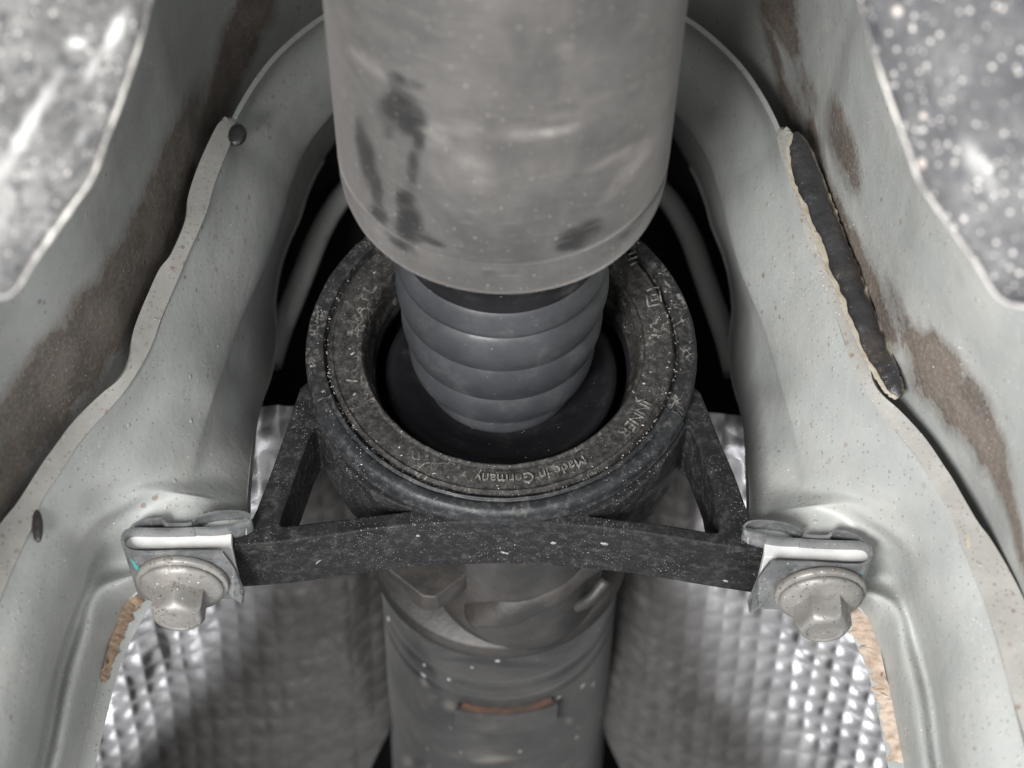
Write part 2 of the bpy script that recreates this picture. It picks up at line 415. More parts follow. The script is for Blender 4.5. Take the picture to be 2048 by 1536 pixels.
# brown stains on the left wall and on the right wall
ST_L = [(510, 10, 34, 70, 20, 1.05), (475, 80, 34, 80, 20, 1.1), (447, 160, 26, 80, 19, 1.05), (418, 240, 22, 80, 18, 1.0), (392, 320, 18, 80, 17, .9), (372, 250, 24, 90, 16, .75), (345, 320, 34, 90, 18, .9), (320, 390, 36, 80, 20, .95), (360, 400, 24, 60, 17, .9), (305, 465, 50, 80, 26, 1.15), (262, 550, 54, 90, 30, 1.2),
        (200, 640, 60, 85, 36, 1.2), (130, 730, 62, 95, 38, 1.2), (65, 815, 60, 90, 38, 1.2), (15, 890, 48, 95, 30, 1.15), (-30, 960, 60, 90, 30, 1.1)]
ST_R = [(1560, 10, 34, 45, -15, 1.1), (1582, 65, 18, 50, -20, 1.0), (1555, 110, 9, 80, -14, .85), (1572, 190, 9, 80, -14, .85), (1592, 230, 10, 60, -16, .8), (1620, 180, 16, 50, -20, .65), (1612, 230, 12, 60, -20, .6), (1680, 230, 14, 40, -20, .75), (1690, 290, 24, 70, -17, .85), (1640, 300, 10, 100, -16, .8), (1662, 380, 9, 80, -15, .75), (1690, 450, 12, 80, -16, .8), (1722, 520, 16, 80, -17, .85), (1705, 340, 20, 50, -17, .7),
        (1745, 580, 22, 80, -17, .95), (1775, 640, 16, 60, -20, .85), (1800, 610, 14, 60, -20, .65), (1822, 670, 20, 40, -30, .8), (1860, 700, 34, 34, 20, 1.1), (1882, 750, 46, 55, -35, 1.2), (1932, 815, 44, 60, -40, 1.2), (1980, 885, 32, 60, -30, 1.1), (2005, 950, 16, 70, -20, .95), (2026, 1010, 12, 90, -15, .9), (1960, 900, 14, 30, 10, .9), (2045, 1090, 10, 90, -14, .85)]
tp = empty('tunnel_panel'); tag(tp, kind='structure')
o = obj('wall', tunnel_half('wall', full[:70], ST_R), PAINT_L, tp)
o = obj('wall', tunnel_half('wall', full[69:], ST_L), PAINT_L, tp)
for q in tp.children: solid(q, .0012, 0)
# black lining behind the brace, coloured to keep the cavity dark, far end capped
ysl = [.036 + .012 * k for k in range(48)]
rows = tunnel_rows(full, ysl, lambda y, p: .018 + .003 * math.sin(y * 90) + .08 * min(1, max(0, (.045 - p.z) / .05)) * min(1, max(0, y - .05) / .03 + .25))
me = grid_mesh('tunnel_liner', rows)
ln = obj('tunnel_liner', me, LINER); tag(ln, kind='structure')
lastring = [r[-1] for r in rows]
me = mesh('dark_end_cap', lastring, [tuple(range(len(lastring)))])
obj('dark_end_cap', me, LINER, ln, smooth=False)  # unseen cap, added to keep stray light out of the tunnel
# floor pan beyond each tunnel foot
for s in (1, -1):
    a = [Vector((s * full[0].x, y, full[0].z)) for y in ysl + ys[:1]]
    vsx = []
    for y in [-.42, -.2, 0, .2, .4, .65]:
        vsx += [Vector((s * (full[0].x + .004), y, full[0].z - .001)), Vector((s * (full[0].x + .6), y, full[0].z - .012))]
    o = obj('floor_pan', mesh('floor_pan', vsx, [(2 * k, 2 * k + 1, 2 * k + 3, 2 * k + 2) for k in range(5)]), PAINT); tag(o, kind='structure')

# ================================================================ arched brace across the tunnel
ZP = PY(350, 1046, 0).z            # underside of the mounting pads
# each row: outer edge o, outer bend s, face m, face r, inner bend b, inner edge e  -> (px, py, Y)
B = [
 [(1013,-78), (1013,-66), None, None, (1013,60), (1013,110)],
 [(900,-66), (903,-54), None, None, (925,75), (933,122)],
 [(790,-30), (795,-18), None, None, (838,112), (850,155)],
 [(720,4), (727,16), None, None, (775,150), (790,190)],
 [(643,42), (652,54), None, None, (700,198), (716,236)],
 [(563,108), (575,122), None, None, (648,255), (672,290)],
 [(509,176), (524,190), None, None, (612,305), (640,330)],
 [(468,250), (494,260), None, None, (587,362), (614,385)],
 [(452,310), (482,322), None, None, (566,420), (598,436)],
 [(427,373), (462,388), None, None, (548,478), (574,490)],
 [(400,445), (440,462), None, None, (526,540), (557,546)],
 [(369,520), (415,530), None, None, (500,600), (549,606)],
 [(338,599), (390,605), None, None, (476,662), (552,676)],
 [(308,678), (362,678), None, None, (457,730), (541,748)],
 [(263,753), (322,745), None, None, (443,785), (524,798)],
 [(219,818), (280,808), None, None, (428,842), (512,850)],
 [(165,880), (232,878), None, None, (418,900), (506,905)],
 [(113,955), (185,946), None, None, (410,950), (501,960)],
]
Yo, Ys, Yb = YO, -.016, .015
Ye = [.05, .05, .05, .05, .05, .05, .05, .05, .05, .05, .05, .05, .05, .046, .040, .032, .025, .019]
rows = []
for k, r in enumerate(B):
    o_, s_, _, _, b_, e_ = r
    O, S, Bb, E = PY(*o_, Yo), PY(*s_, Ys), PY(*b_, Yb - (.006 if k > 13 else 0)), PY(*e_, Ye[k])
    M, Rr = S.lerp(Bb, .36), S.lerp(Bb, .74)
    # the pressed face is slightly crowned
    c = (Vector((0, .005, -.01)) - M).normalized()
    g = 1.0 if k < 8 else max(.35, 1 - (k - 8) * .1)
    M = M + c * (.0042 * g); Rr = Rr + c * (.0048 * g)
    rows.append([O, S, M, Rr, Bb, E])
def rowY(o_, s_, m_, r_, b_, e_): return [PY(*p) for p in (o_, s_, m_, r_, b_, e_)]
def pz(px, py): return PZ(px, py, ZP)
rows.append([PY(88,992,Yo), PY(158,984,Ys), PY(225,982,-.008), PY(300,976,-.003), PY(388,985,.004), PY(498,1000,.0135)])
rows.append([PY(72,1030,Yo), PY(138,1026,Ys), PY(196,1030,-.008), PY(290,1001,-.001), PY(392,1000,.0035), PY(498,1026,.0115)])
rows.append([PY(58,1065,Yo), PY(118,1068,Ys), PY(162,1072,-.007), pz(225,1060), pz(360,1060), pz(497,1046)])
rows.append([PY(40,1105,Yo), PY(100,1115,Ys), PY(150,1122,-.005), pz(210,1125), pz(330,1125), pz(470,1110)])
rows.append(rowY((20,1150,Yo), (78,1172,Ys), (132,1184,-.003), (172,1180,.014), (212,1178,.016), (283,1176,.030)))
rows.append(rowY((-10,1230,Yo), (48,1262,Ys), (104,1276,-.002), (140,1272,.016), (178,1268,.0155), (228,1262,.032)))
rows.append(rowY((-40,1320,Yo), (22,1358,Ys), (80,1374,-.002), (112,1366,.0165), (150,1360,.0155), (202,1345,.032)))
rows.append(rowY((-80,1450,Yo), (-14,1490,Ys), (50,1508,-.002), (88,1500,.0165), (125,1490,.0155), (170,1480,.032)))
rows.append(rowY((-125,1580,Yo), (-60,1630,Ys), (10,1650,-.002), (50,1640,.0165), (90,1630,.0155), (135,1620,.032)))
rows[0] = [Vector((0, v.y, v.z)) for v in rows[0]]
left = net(rows, 6, 8)
both = [[mir(v) for v in r] for r in left[:0:-1]] + left
brace = empty('tunnel_brace', PZ(1005, 1060, ZP))
tag(brace, 'grey green pressed steel arch brace spanning the tunnel behind the shaft', 'brace')
o = obj('arch_channel', grid_mesh('arch_channel', both, flip=True), PAINT, brace); solid(o, .0014, -1)
# rear edge of the channel folding back
def strip(name, A, Bp, material, parent, th=.0012, nseg=5, s=1, off=0.0, mid=None):
    A = spline(A, nseg); Bp = spline(Bp, nseg)
    n = min(len(A), len(Bp)); rr = []
    for i in range(n):
        a, b = A[i], Bp[i]
        if s < 0: a, b = mir(a), mir(b)
        rr.append([a.lerp(b, t / 4) for t in range(5)])
    o = obj(name, grid_mesh(name, rr), material, parent); solid(o, th, off); return o
back = [[r[-1], r[-1] + Vector((math.copysign(.010, r[-1].x) * (1 if abs(r[-1].x) > .02 else abs(r[-1].x) / .02), .010, .004))] for r in both]
o = obj('rear_fold', grid_mesh('rear_fold', back), PAINT, brace); solid(o, .0012, 0)
# near flange (spot-weld lip) of each leg
FO = [(454,236), (438,246), (424,270), (396,332), (376,393), (370,441), (342,507), (318,540), (294,592), (273,643), (263,678), (259,712), (250,740), (230,765), (205,786), (171,818), (137,855), (102,903), (82,931), (34,1006), (0,1050), (-50,1130), (-100,1230), (-140,1340), (-185,1450), (-240,1600)]
FI = [(456,236), (468,250), (461,285), (444,328), (427,373), (410,430), (376,507), (360,548), (341,592), (322,638), (308,678), (290,716), (270,748), (248,782), (219,818), (187,853), (160,885), (130,930), (112,958), (82,1004), (66,1050), (22,1146), (-20,1255), (-50,1350), (-88,1455), (-135,1600)]
FY = -.0262
for s in (1, -1):
    fo = [PY(x, y, FY) for x, y in FO]; fi = [PY(x, y, FY + .002) for x, y in FI]
    o = strip('weld_flange', fo, fi, PAINT_D, brace, .0012, 5, s)
# far flange of each leg with tan sealer, seen against the foil
GO = [(283,1172), (250,1215), (226,1270), (209,1330), (193,1370), (178,1440), (155,1540), (135,1620)]
GI = [(318,1180), (292,1225), (269,1264), (245,1314), (228,1366), (210,1436), (187,1536), (170,1610)]
for s in (1, -1):
    o = strip('far_flange', [PY(x, y, .033) for x, y in GO], [PY(x, y, .036) for x, y in GI], PAINT, brace, .0012, 6, s)
# tan sealer smeared along the far flange
def sealer(s, n, width, fr):
    g0 = [PY(x, y, .0320) for x, y in GO]; g1 = [PY(x, y, .0350) for x, y in GI]
    a = spline(g0, 24); b = spline(g1, 24); rr = []
    N = int(len(a) * fr)
    for i in range(N):
        row = []
        for j in range(7):
            t = j / 6
            w0 = a[i].lerp(b[i], t)
            lump = .0007 * (1 - abs(2 * t - 1) ** 2) * (.6 + 1.1 * noise.noise(w0 * 420) + .8 * noise.noise(w0 * 1100))
            p = a[i].lerp(b[i], -.06 + t * width * (1 + .42 * noise.noise(Vector((i * .16, 3, s))) + .2 * noise.noise(Vector((i * .6, 7, s)))))
            row.append((p if s > 0 else mir(p)) + Vector((0, -.0002 - max(-.0001, lump), 0)))
        rr.append(row)
    o = obj('sealer_smear', grid_mesh('sealer_smear', rr, flip=s < 0), TAN if s > 0 else TAN_R, brace)
    o['label'] = 'tan sealer smeared along the edge behind the bolt'
sealer(1, 0, .62, .57); sealer(-1, 0, 1.0, .80)
# rounded rib of the channel behind the arch
RP = [(1013, 195), (930, 205), (850, 240), (775, 300), (722, 352), (675, 405), (640, 465), (612, 535), (586, 600), (562, 660), (540, 730)]
rib = [PY(x, y, .064) for x, y in RP]; rib[0].x = 0
rl = spline(rib, 5); rb_ = [mir(p) for p in rl[:0:-1]] + rl
obj('rear_rib', sweep('rear_rib', rb_, .0037, 14, .8), PAINT, brace)
# ---- black sealant bead on the right flange, drop on the left tab
SB = [(1592,268), (1600,300), (1612,345), (1632,395), (1652,445), (1672,500), (1698,560), (1720,620), (1745,680), (1768,730), (1788,770), (1802,792)]
SW = [5, 19, 25, 25, 24, 24, 24, 23, 22, 20, 15, 5]
bp = spline([PY(x, y, -.0288) for x, y in SB], 14); bw = [v.x for v in spline([Vector((a, 0, 0)) for a in SW], 14)]
rad = [max(.0004, a * .000130 * (1 + .16 * noise.noise(Vector((i * .21, 1, 0))))) for i, a in enumerate(bw)]
me = sweep('sealant_bead', bp, rad, 22, .5)
for v in me.vertices: v.co += Vector(noise.noise_vector(v.co * 330)) * .0002 + Vector(noise.noise_vector(v.co * 130)) * .0009 + Vector(noise.noise_vector(v.co * 700)) * .0002
o = obj('sealant_bead', me, SEAL); tag(o, 'thick glossy black sealant bead along the right edge of the brace', 'sealant')
# tan rim where the bead meets the flange
rr = []
for i, p in enumerate(bp):
    e = PY(*proj(p), -.0272)
    x, y = proj(p); t = proj(bp[min(i + 1, len(bp) - 1)]); u = proj(bp[max(i - 1, 0)])
    dx, dy = t[0] - u[0], t[1] - u[1]; l = math.hypot(dx, dy); nx, ny = -dy / l, dx / l
    k = bw[i] + 9 + 5 * noise.noise(Vector((i * .35, 0, 2)))
    k2 = bw[i] + 2 + 4 * noise.noise(Vector((i * .35, 9, 2)))
    rr.append([PY(x + nx * k, y + ny * k, -.0271), PY(x + nx * .3 * k, y + ny * .3 * k, -.0280), PY(x - nx * .3 * k2, y - ny * .3 * k2, -.0280), PY(x - nx * k2, y - ny * k2, -.0275)])
o2 = obj('dirt_rim', grid_mesh('dirt_rim', rr), TANEDGE, o); solid(o2, .0006, 0)
bm = bmesh.new(); bmesh.ops.create_uvsphere(bm, u_segments=20, v_segments=12, radius=.0031)
c = PY(474, 270, -.0245)
for v in bm.verts: v.co = Vector((v.co.x * .85, v.co.y * .5, v.co.z * 1.25)) + c
me = bpy.data.meshes.new('sealant_drop'); bm.to_mesh(me); bm.free()
o = obj('sealant_drop', me, SEAL); tag(o, 'small black sealant drop beside the rounded tab on the left', 'sealant')
for (px, py, rx, rz, an, lab) in ((75, 1052, .0013, .0045, -12, 'small black elongated blob on the left leg below the flange'), (1940, 1068, .0012, .0050, 14, 'narrow dark slot blob on the lower right leg of the brace')):
    bm = bmesh.new(); bmesh.ops.create_uvsphere(bm, u_segments=16, v_segments=10, radius=1)
    R = Matrix.Rotation(math.radians(an), 3, 'Y'); c = PY(px, py, -.0245)
    for v in bm.verts: v.co = R @ Vector((v.co.x * rx, v.co.y * .0012, v.co.z * rz)) + c
    me = bpy.data.meshes.new('sealant_drop'); bm.to_mesh(me); bm.free()
    o = obj('sealant_drop', me, SEAL if px < 1000 else TANEDGE); tag(o, lab, 'sealant')

# ================================================================ speckled shields near the lens
SH = [(330,-110), (300,0), (272,110), (240,205), (210,285), (186,352), (150,405), (110,462), (70,520), (42,566), (24,586), (0,596), (-40,600), (-110,600), (-220,590), (-480,560), (-800,520)]
def shield(s, label):
    q = .312
    edge = resample(spline([PQ(x if s > 0 else 2023 - x + 4, y + (0 if s > 0 else 14), q + .00003 * (y - 200) * 0) for x, y in SH], 6), 130)
    ctr = PQ(-700 if s > 0 else 2740, -330, .270)
    rr = []
    for i, e in enumerate(edge):
        row = []
        for j in range(60):
            t = (j / 59) ** 1.3
            p = e.lerp(ctr, t)
            # the sheet bellies slightly and has a turned edge
            h = .006 * math.sin(t * math.pi) + .0012 * noise.noise(p * 60)
            if t < .02: h -= .0006
            row.append(p + CF * 0 + Vector((s * .3, -.3, -.9)).normalized() * h)
        rr.append(row)
    root = empty('heat_shield_edge', edge[45]); tag(root, label, 'shield', 'speckled shields in the upper corners')
    me = grid_mesh('sheet', rr, flip=s < 0)
    lights = [(150, 85, 16, 8, 0, .9), (230, 60, 10, 40, 25, .95), (180, 140, 5, 22, 25, .8), (55, 250, 10, 90, 30, .7), (160, 275, 8, 20, 30, .6)] if s > 0 else [(1960, 330, 14, 60, -30, .3)]
    fattr(me, 'light', blobs(lights))
    o = obj('sheet', me, PLATE_L if s > 0 else PLATE_R, root); solid(o, .0009, 0)
    obj('rolled_edge', sweep('rolled_edge', edge, [.00038 + .00022 * noise.noise(Vector((i * .4, s, 0))) for i in range(130)], 8), PLATE_EDGE, root)
shield(1, 'blurred grey speckled shield in the upper left corner, with scraped bright streaks')
shield(-1, 'blurred grey speckled shield in the upper right corner, with dense dark dots')

# ================================================================ embossed foil heat shields beyond the bracket
def foil(s, label):
    # a pressed sheet that slopes down and away beside the shaft; photograph points with their distance along the car
    PYs = (840, 1000, 1150, 1300, 1450, 1620)
    OX = (425, 375, 285, 195, 130, 40); IX = (800, 800, 800, 797, 782, 700)
    YY = (.055, .085, .115, .146, .178, .212)
    ctl = []
    for py, ox, ix, Y in zip(PYs, OX, IX, YY):
        row = []
        for k, dY in enumerate((-.018, -.006, .002, .004, .005, .011, .024)):
            t = k / 6; row.append(PY(ox + (ix - ox) * t, py - 30 * math.sin(min(1, t * 1.2) * math.pi) * (1 if py < 900 else 0), Y + dY))
        ctl.append(row)
    D = net(ctl, 50, 44)
    rr = []; dirt_shade = []
    nr, nc = len(D), len(D[0]); nrm = Vector((.15, -.62, -.77)).normalized()
    for i in range(nr):
        v = i / (nr - 1); row = []
        for j in range(nc):
            p = D[i][j]; u = j / (nc - 1)
            wx = p.x + .0009 * noise.noise(Vector((u * 9, v * 9, 7 + s))); wy = p.y + .0012 * noise.noise(Vector((u * 9, v * 9, 1 + s)))
            a, b = math.sin(math.pi * wx / .0060), math.sin(math.pi * wy / .0078)
            h = .0011 * (abs(a) ** 1.1) * (abs(b) ** 1.1) * (1 - .4 * u) * (.9 + .3 * noise.noise(Vector((wx * 150, wy * 150, s))))
            h += .0035 * noise.noise(Vector((u * 5, v * 5, s * 3))) + .0014 * noise.noise(Vector((u * 11, v * 11, s * 5)))
            q = p + nrm * h
            row.append(q if s > 0 else mir(q))
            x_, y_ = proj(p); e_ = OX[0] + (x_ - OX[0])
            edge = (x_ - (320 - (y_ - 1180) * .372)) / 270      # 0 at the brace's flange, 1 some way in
            k = -.15 + 1.25 * min(1, max(0, edge / (1 if s > 0 else 1.35))) + .55 * max(0, (y_ - 1330) / 200) * (1 if s > 0 else .35)  # dirt plus painted shade inwards, bright outer edge wider on the right
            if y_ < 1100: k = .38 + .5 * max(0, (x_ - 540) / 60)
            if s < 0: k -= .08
            dirt_shade.append(max(0, min(1.15, k)))
        rr.append(row)
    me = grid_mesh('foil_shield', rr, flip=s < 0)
    a = me.attributes.new('dirt', 'FLOAT', 'POINT'); a.data.foreach_set('value', dirt_shade)
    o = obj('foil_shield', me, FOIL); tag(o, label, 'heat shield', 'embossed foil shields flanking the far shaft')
foil(1, 'dimpled silver foil heat shield to the left of the far shaft')
foil(-1, 'bright dimpled silver foil heat shield to the right of the far shaft')

# ================================================================ far shaft with joint
fs = empty('front_shaft', (0, .10, 0)); tag(fs, 'dark dirty propeller shaft tube below the bracket, with rusty balance weight', 'shaft')
RF = .0372
def rfar(y): return RF + .0022 * min(1, max(0, (y - .14) / .13))
prof = [(.030, .1000), (RF - .001, .1000), (RF, .1010)]
for k in range(1, 360):
    y = .101 + k * .0011
    r = rfar(y)
    if .118 < y < .122 or .129 < y < .132: r -= .0005
    prof.append((r, y))
me = lathe('tube', prof, 160)
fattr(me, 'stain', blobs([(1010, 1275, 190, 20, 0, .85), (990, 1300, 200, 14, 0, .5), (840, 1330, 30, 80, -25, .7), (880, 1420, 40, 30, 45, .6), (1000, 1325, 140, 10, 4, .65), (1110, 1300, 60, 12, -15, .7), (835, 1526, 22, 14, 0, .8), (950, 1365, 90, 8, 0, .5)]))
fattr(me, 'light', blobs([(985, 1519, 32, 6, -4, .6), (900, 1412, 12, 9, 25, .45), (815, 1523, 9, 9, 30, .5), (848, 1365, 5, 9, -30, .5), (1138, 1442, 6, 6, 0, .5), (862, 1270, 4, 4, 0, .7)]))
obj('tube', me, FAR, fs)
# balance weight: a curved plate welded on, rust along its upper edge
def curved_plate(name, pxl, pxr, y0, y1, r0, r1, n=20):
    vs_ = []; f = []
    a0 = math.atan2(PY(pxl, 1400, .17).x, .036); a1 = math.atan2(PY(pxr, 1400, .17).x, .036)
    for k in range(n + 1):
        a = a0 + (a1 - a0) * k / n
        for (r, y) in ((r0, y0), (r1, y0), (r1, y1), (r0, y1)): vs_.append(Vector((r * math.sin(a), y, -r * math.cos(a))))
    for k in range(n):
        for j in range(4): f.append((k * 4 + j, k * 4 + (j + 1) % 4, (k + 1) * 4 + (j + 1) % 4, (k + 1) * 4 + j))
    f += [(0, 1, 2, 3), tuple(n * 4 + j for j in (3, 2, 1, 0))]
    return mesh(name, vs_, f)
wt = obj('balance_weight', curved_plate('balance_weight', 922, 1110, .1355, .1480, .0372, .0398), FAR, fs, smooth=False); bevel(wt, .0004)
wt.data.attributes.new('stain', 'FLOAT', 'POINT'); wt.data.attributes.new('light', 'FLOAT', 'POINT')
o = obj('rusty_edge', curved_plate('rusty_edge', 932, 1104, .1344, .1360, .0374, .0390), RUST, wt, smooth=False); o['label'] = 'bright orange rust along the upper edge of the weight'
# joint housing with scalloped lobes just below the bracket
jt = empty('universal_joint', (0, .06, 0)); jt.parent = fs; jt.matrix_parent_inverse = Matrix.Translation((0, -.10, 0))
def lobed(name, y0, y1, r, amp, lobes, ph, taper=.0, seg=180, ny=10):
    vs_ = []; f = []
    for j in range(ny + 1):
        y = y0 + (y1 - y0) * j / ny; ed = .0016 * max(0, abs(2 * j / ny - 1) - .75) * 4
        for k in range(seg):
            a = 2 * math.pi * k / seg; c = .5 + .5 * math.cos(lobes * (a - ph))
            rr_ = r - amp * (1 - c ** .55) - ed + taper * j / ny
            vs_.append(Vector((rr_ * math.cos(a), y, rr_ * math.sin(a))))
    for j in range(ny):
        for k in range(seg):
            f.append((j * seg + k, j * seg + (k + 1) % seg, (j + 1) * seg + (k + 1) % seg, (j + 1) * seg + k))
    f.append(tuple(range(seg))[::-1]); f.append(tuple(range(ny * seg, (ny + 1) * seg)))
    return mesh(name, vs_, f)
obj('lobed_housing', lobed('lobed_housing', .034, .098, .0405, .011, 3, math.radians(-68)), JOINT, fs)
me = lathe('end_flange', [(.02, .092), (.0385, .092), (.0392, .0935), (.0392, .0985), (.0380, .1000), (.02, .1005)], 128); obj('end_flange', me, JOINT, fs)
# square cornered yoke plate hanging in front of the housing
yk = [XZ(745, 1085, .062), XZ(772, 1150, .062), XZ(846, 1208, .062), XZ(872, 1210, .062), XZ(1004, 1112, .062), XZ(1000, 1060, .062)]
me = plate2d('yoke_plate', fillet([(p.x, p.y) for p in yk], [.002, .003, .0012, .0012, .002, .002]), [], .058, .066, .0007); o = obj('yoke_plate', me, JOINT_T, fs, smooth=False)
P = spline([PY(950, 1226, .078), PY(992, 1208, .072), PY(1070, 1172, .066), PY(1150, 1112, .060), PY(1215, 1060, .056)], 6)
me = sweep('yoke_arm', P, [.0050 + .0028 * min(1, i / 8) for i in range(len(P))], 20, .8)
for v in me.vertices: v.co += Vector(noise.noise_vector(v.co * 90)) * .0012
obj('yoke_arm', me, JOINT_T, fs)
P = [PY(1152, 1212, .078), PY(1182, 1196, .074), PY(1212, 1160, .070)]
obj('retaining_clip', sweep('retaining_clip', spline(P, 5), .0020, 10), JOINT, fs)
bpy.data.objects.remove(jt)

# ================================================================ support bearing: ring and bracket
sb = empty('support_bearing', (0, 0, 0)); tag(sb, 'dusty black shaft support bearing, ring on a triangular bracket bar', 'bearing bracket')
prof = smooth_prof([(.0462, .0010), (.0464, .0001), (.0468, -.0003), (.0500, -.0001), (.0508, .0005), (.0512, .0018)], 4)
prof = [(.0448, .030), (.0448, .0030)] + [(.0455, .0026)] + prof + [(.0513, .0055), (.0500, .0065), (.0494, .028), (.0485, .030), (.0448, .030)]
def rough_mesh(me, scale, amp, fine=0):
    for v in me.vertices:
        if v.co.y < .004: v.co.y += amp * noise.noise(v.co * scale) + fine * noise.noise(v.co * scale * 4)
me = lathe('outer_ring', prof, 300); rough_mesh(me, 260, .0004, .00015); obj('outer_ring', me, RING, sb)
prof = smooth_prof([(.0350, .0080), (.0354, .0042), (.0358, .0014), (.0364, .0000), (.0370, -.0003), (.0376, .0002), (.0384, .0001), (.0410, 0.0), (.0436, .0001), (.0442, -.0004), (.0450, .0004), (.0456, .0016)], 4)
prof = [(.0405, .030), (.0405, .012), (.0346, .0112), (.0342, .0096)] + prof + [(.0456, .030), (.0405, .030)]
me = lathe('rubber_insert', prof, 300); rough_mesh(me, 240, .00028, .00012); ri = obj('rubber_insert', me, RUBBER, sb)
prof = [(.0345, .0105), (.0338, .0110), (.0334, .0125), (.0338, .0140), (.0400, .0145), (.0400, .0120)]
obj('inner_lip', lathe('inner_lip', prof, 200), DISC, sb)
prof = [(.0400, .0290), (.015, .0290)]
obj('bearing_face', lathe('bearing_face', prof, 96), LINER, sb)
# half-round retaining lip round the lower part
prof = smooth_prof([(.0459, .0012), (.0462, -.0004), (.0468, -.0012), (.0475, -.0006), (.0484, -.0011), (.0500, -.0009), (.0511, .0001), (.0516, .0014)], 5) + [(.0516, .0022), (.0519, .0024), (.0519, .0034), (.0505, .0040), (.0460, .0040), (.0459, .0012)]
a0 = math.atan2(*(lambda p: (p.z, p.x))(PY(1338, 832, 0))); a1 = math.atan2(*(lambda p: (p.z, p.x))(PY(668, 802, 0)))
me = lathe('retaining_lip', prof, 200, a0=a1, a1=a0); rough_mesh(me, 200, .00025); o = obj('retaining_lip', me, LIP, sb)
# raised lettering and marks on the rubber
def text_mesh(body, size):
    cu = bpy.data.curves.new('t', 'FONT'); cu.body = body; cu.size = size; cu.extrude = .00045; cu.align_x = 'CENTER'; cu.align_y = 'CENTER'; cu.resolution_u = 3
    o = bpy.data.objects.new('t', cu); COL.objects.link(o); dg = bpy.context.evaluated_depsgraph_get(); dg.update()
    me = bpy.data.meshes.new_from_object(o.evaluated_get(dg)); bpy.data.objects.remove(o); return me
def arc_text(body, ang, size, r, name):
    """letters run clockwise round the ring with their tops outward"""
    me = text_mesh(body, size)
    for v in me.vertices:
        a = ang - v.co.x / r; rr_ = r + v.co.y
        v.co = Vector((rr_ * math.cos(a), -.00012 - v.co.z, rr_ * math.sin(a)))
    me.update(); return obj(name, me, LETTER, ri, smooth=False)
def ang_of(px, py): p = PY(px, py, 0); return math.atan2(p.z, p.x)
arc_text('Made in Germany', ang_of(1066, 965), .0040, .0408, 'raised_lettering')
arc_text('INNER', ang_of(1268, 845), .0042, .0412, 'raised_lettering')
def mark(pts, wd, name='raised_mark'):
    P = [PY(x, y, -.0001) for x, y in pts]
    obj(name, sweep(name, P, wd, 6, 1), LETTER, ri)
for L in ([(1290,601), (1306,594), (1316,594)], [(1316,596), (1320,622)], [(1318,625), (1294,630)], [(1290,602), (1294,629)], [(1300,609), (1312,606), (1314,616), (1302,619), (1300,609)],
          [(1299,684), (1326,686)], [(1300,684), (1297,692)], [(1272,812), (1290,806)], [(1273,812), (1271,801)], [(1252,533), (1268,526)], [(1254,542), (1272,535)], [(1257,552), (1272,545)], [(694,770), (716,772)], [(800,915), (806,914)], [(838,938), (850,930), (860,928)]):
    mark(L, .00028)
# bracket frame: bar, struts and two windows in one casting
YB0, YB1 = .0030, .0235
def q2(L, Y=YB0): return [(XZ(x, y, Y).x, XZ(x, y, Y).y) for x, y in L]
barB = [(466,1092), (560,1085), (650,1074), (740,1060), (820,1052), (910,1046), (1000,1044), (1090,1047), (1190,1055), (1280,1065), (1370,1080), (1450,1093), (1538,1106)]
Rr = .0485
def arc(a, b, n, r=Rr): return [(r * math.cos(a + (b - a) * k / n), r * math.sin(a + (b - a) * k / n)) for k in range(n + 1)]
lst = q2([(600, 775), (575, 850), (545, 935), (513, 1018), (500, 1044), (463, 1062)])
rst = q2([(1538, 1076), (1512, 1060), (1500, 1035), (1470, 950), (1440, 880), (1402, 785)])
pl = Vector(lst[0]); pr = Vector(rst[-1])
al, ar = math.atan2(pl.y, pl.x), math.atan2(pr.y, pr.x)
if al < 0: al += 2 * math.pi
outer = q2(barB) + rst + arc(ar + .06, al - .06, 40, .0495) + lst
hl = fillet(q2([(556,1053), (590,955), (616,882), (634,846), (656,888), (692,940), (742,985), (800,1012), (828,1020), (700,1036)]), [.0022, 0, .001, .0020, .001, .001, .001, .001, .0016, 0])
hr = fillet(q2([(1441,1067), (1330,1048), (1172,1030), (1202,1019), (1262,990), (1315,945), (1354,888), (1376,848), (1394,884), (1420,955)]), [.0022, 0, .0016, .001, .001, .001, .001, .0020, .001, 0])
bore = arc(0, 2 * math.pi * 63 / 64, 63, .0478)
me = plate2d('frame', outer, [[tuple(p) for p in hl], [tuple(p) for p in hr], bore], YB0, YB1, .0007)
o = obj('frame', me, BRKT, sb, smooth=False); 
# vertical pin boss on the ring barrel (right) and small ribs
me = sweep('boss_rib', [PY(1296, 935, .006), PY(1292, 1030, .024)], .0011, 10); obj('boss_rib', me, BRKT, sb)

# ---- mounting hardware, left built from the photograph and mirrored
def end_plate(s):
    yp0, yp1 = .0010, .0225
    c = fillet(q2([(249,1064), (463,1062), (463,1094), (249,1097)], yp0), [.0021, .0003, .0003, .0021])
    c = [(p.x, p.y) for p in c]
    if s < 0: c = [(-x + .0004, z) for x, z in c]
    me = plate2d('end_plate', c, [], yp0, yp1, .0003)
    o = obj('end_plate', me, WHITE, sb, smooth=False); o['label'] = 'bare white metal end plate clasped in the spring clip'
for s in (1, -1): end_plate(s)
def ribbon(name, pts, y0, y1, th, material, parent, s=1, nseg=6, ends=None):
    """a sheet-metal strip: profile pts in XZ (x, z), width along Y; ends trims the width at stations"""
    P = spline([Vector((p[0], 0, p[1])) for p in pts], nseg); rr = []
    for i, p in enumerate(P):
        f = i / (len(P) - 1); a, b = (y0, y1) if ends is None else ends(f)
        rr.append([Vector((s * p.x, a + (b - a) * k / 6, p.z)) for k in range(7)])
    o = obj(name, grid_mesh(name, rr), material, parent); solid(o, th, 0); return o
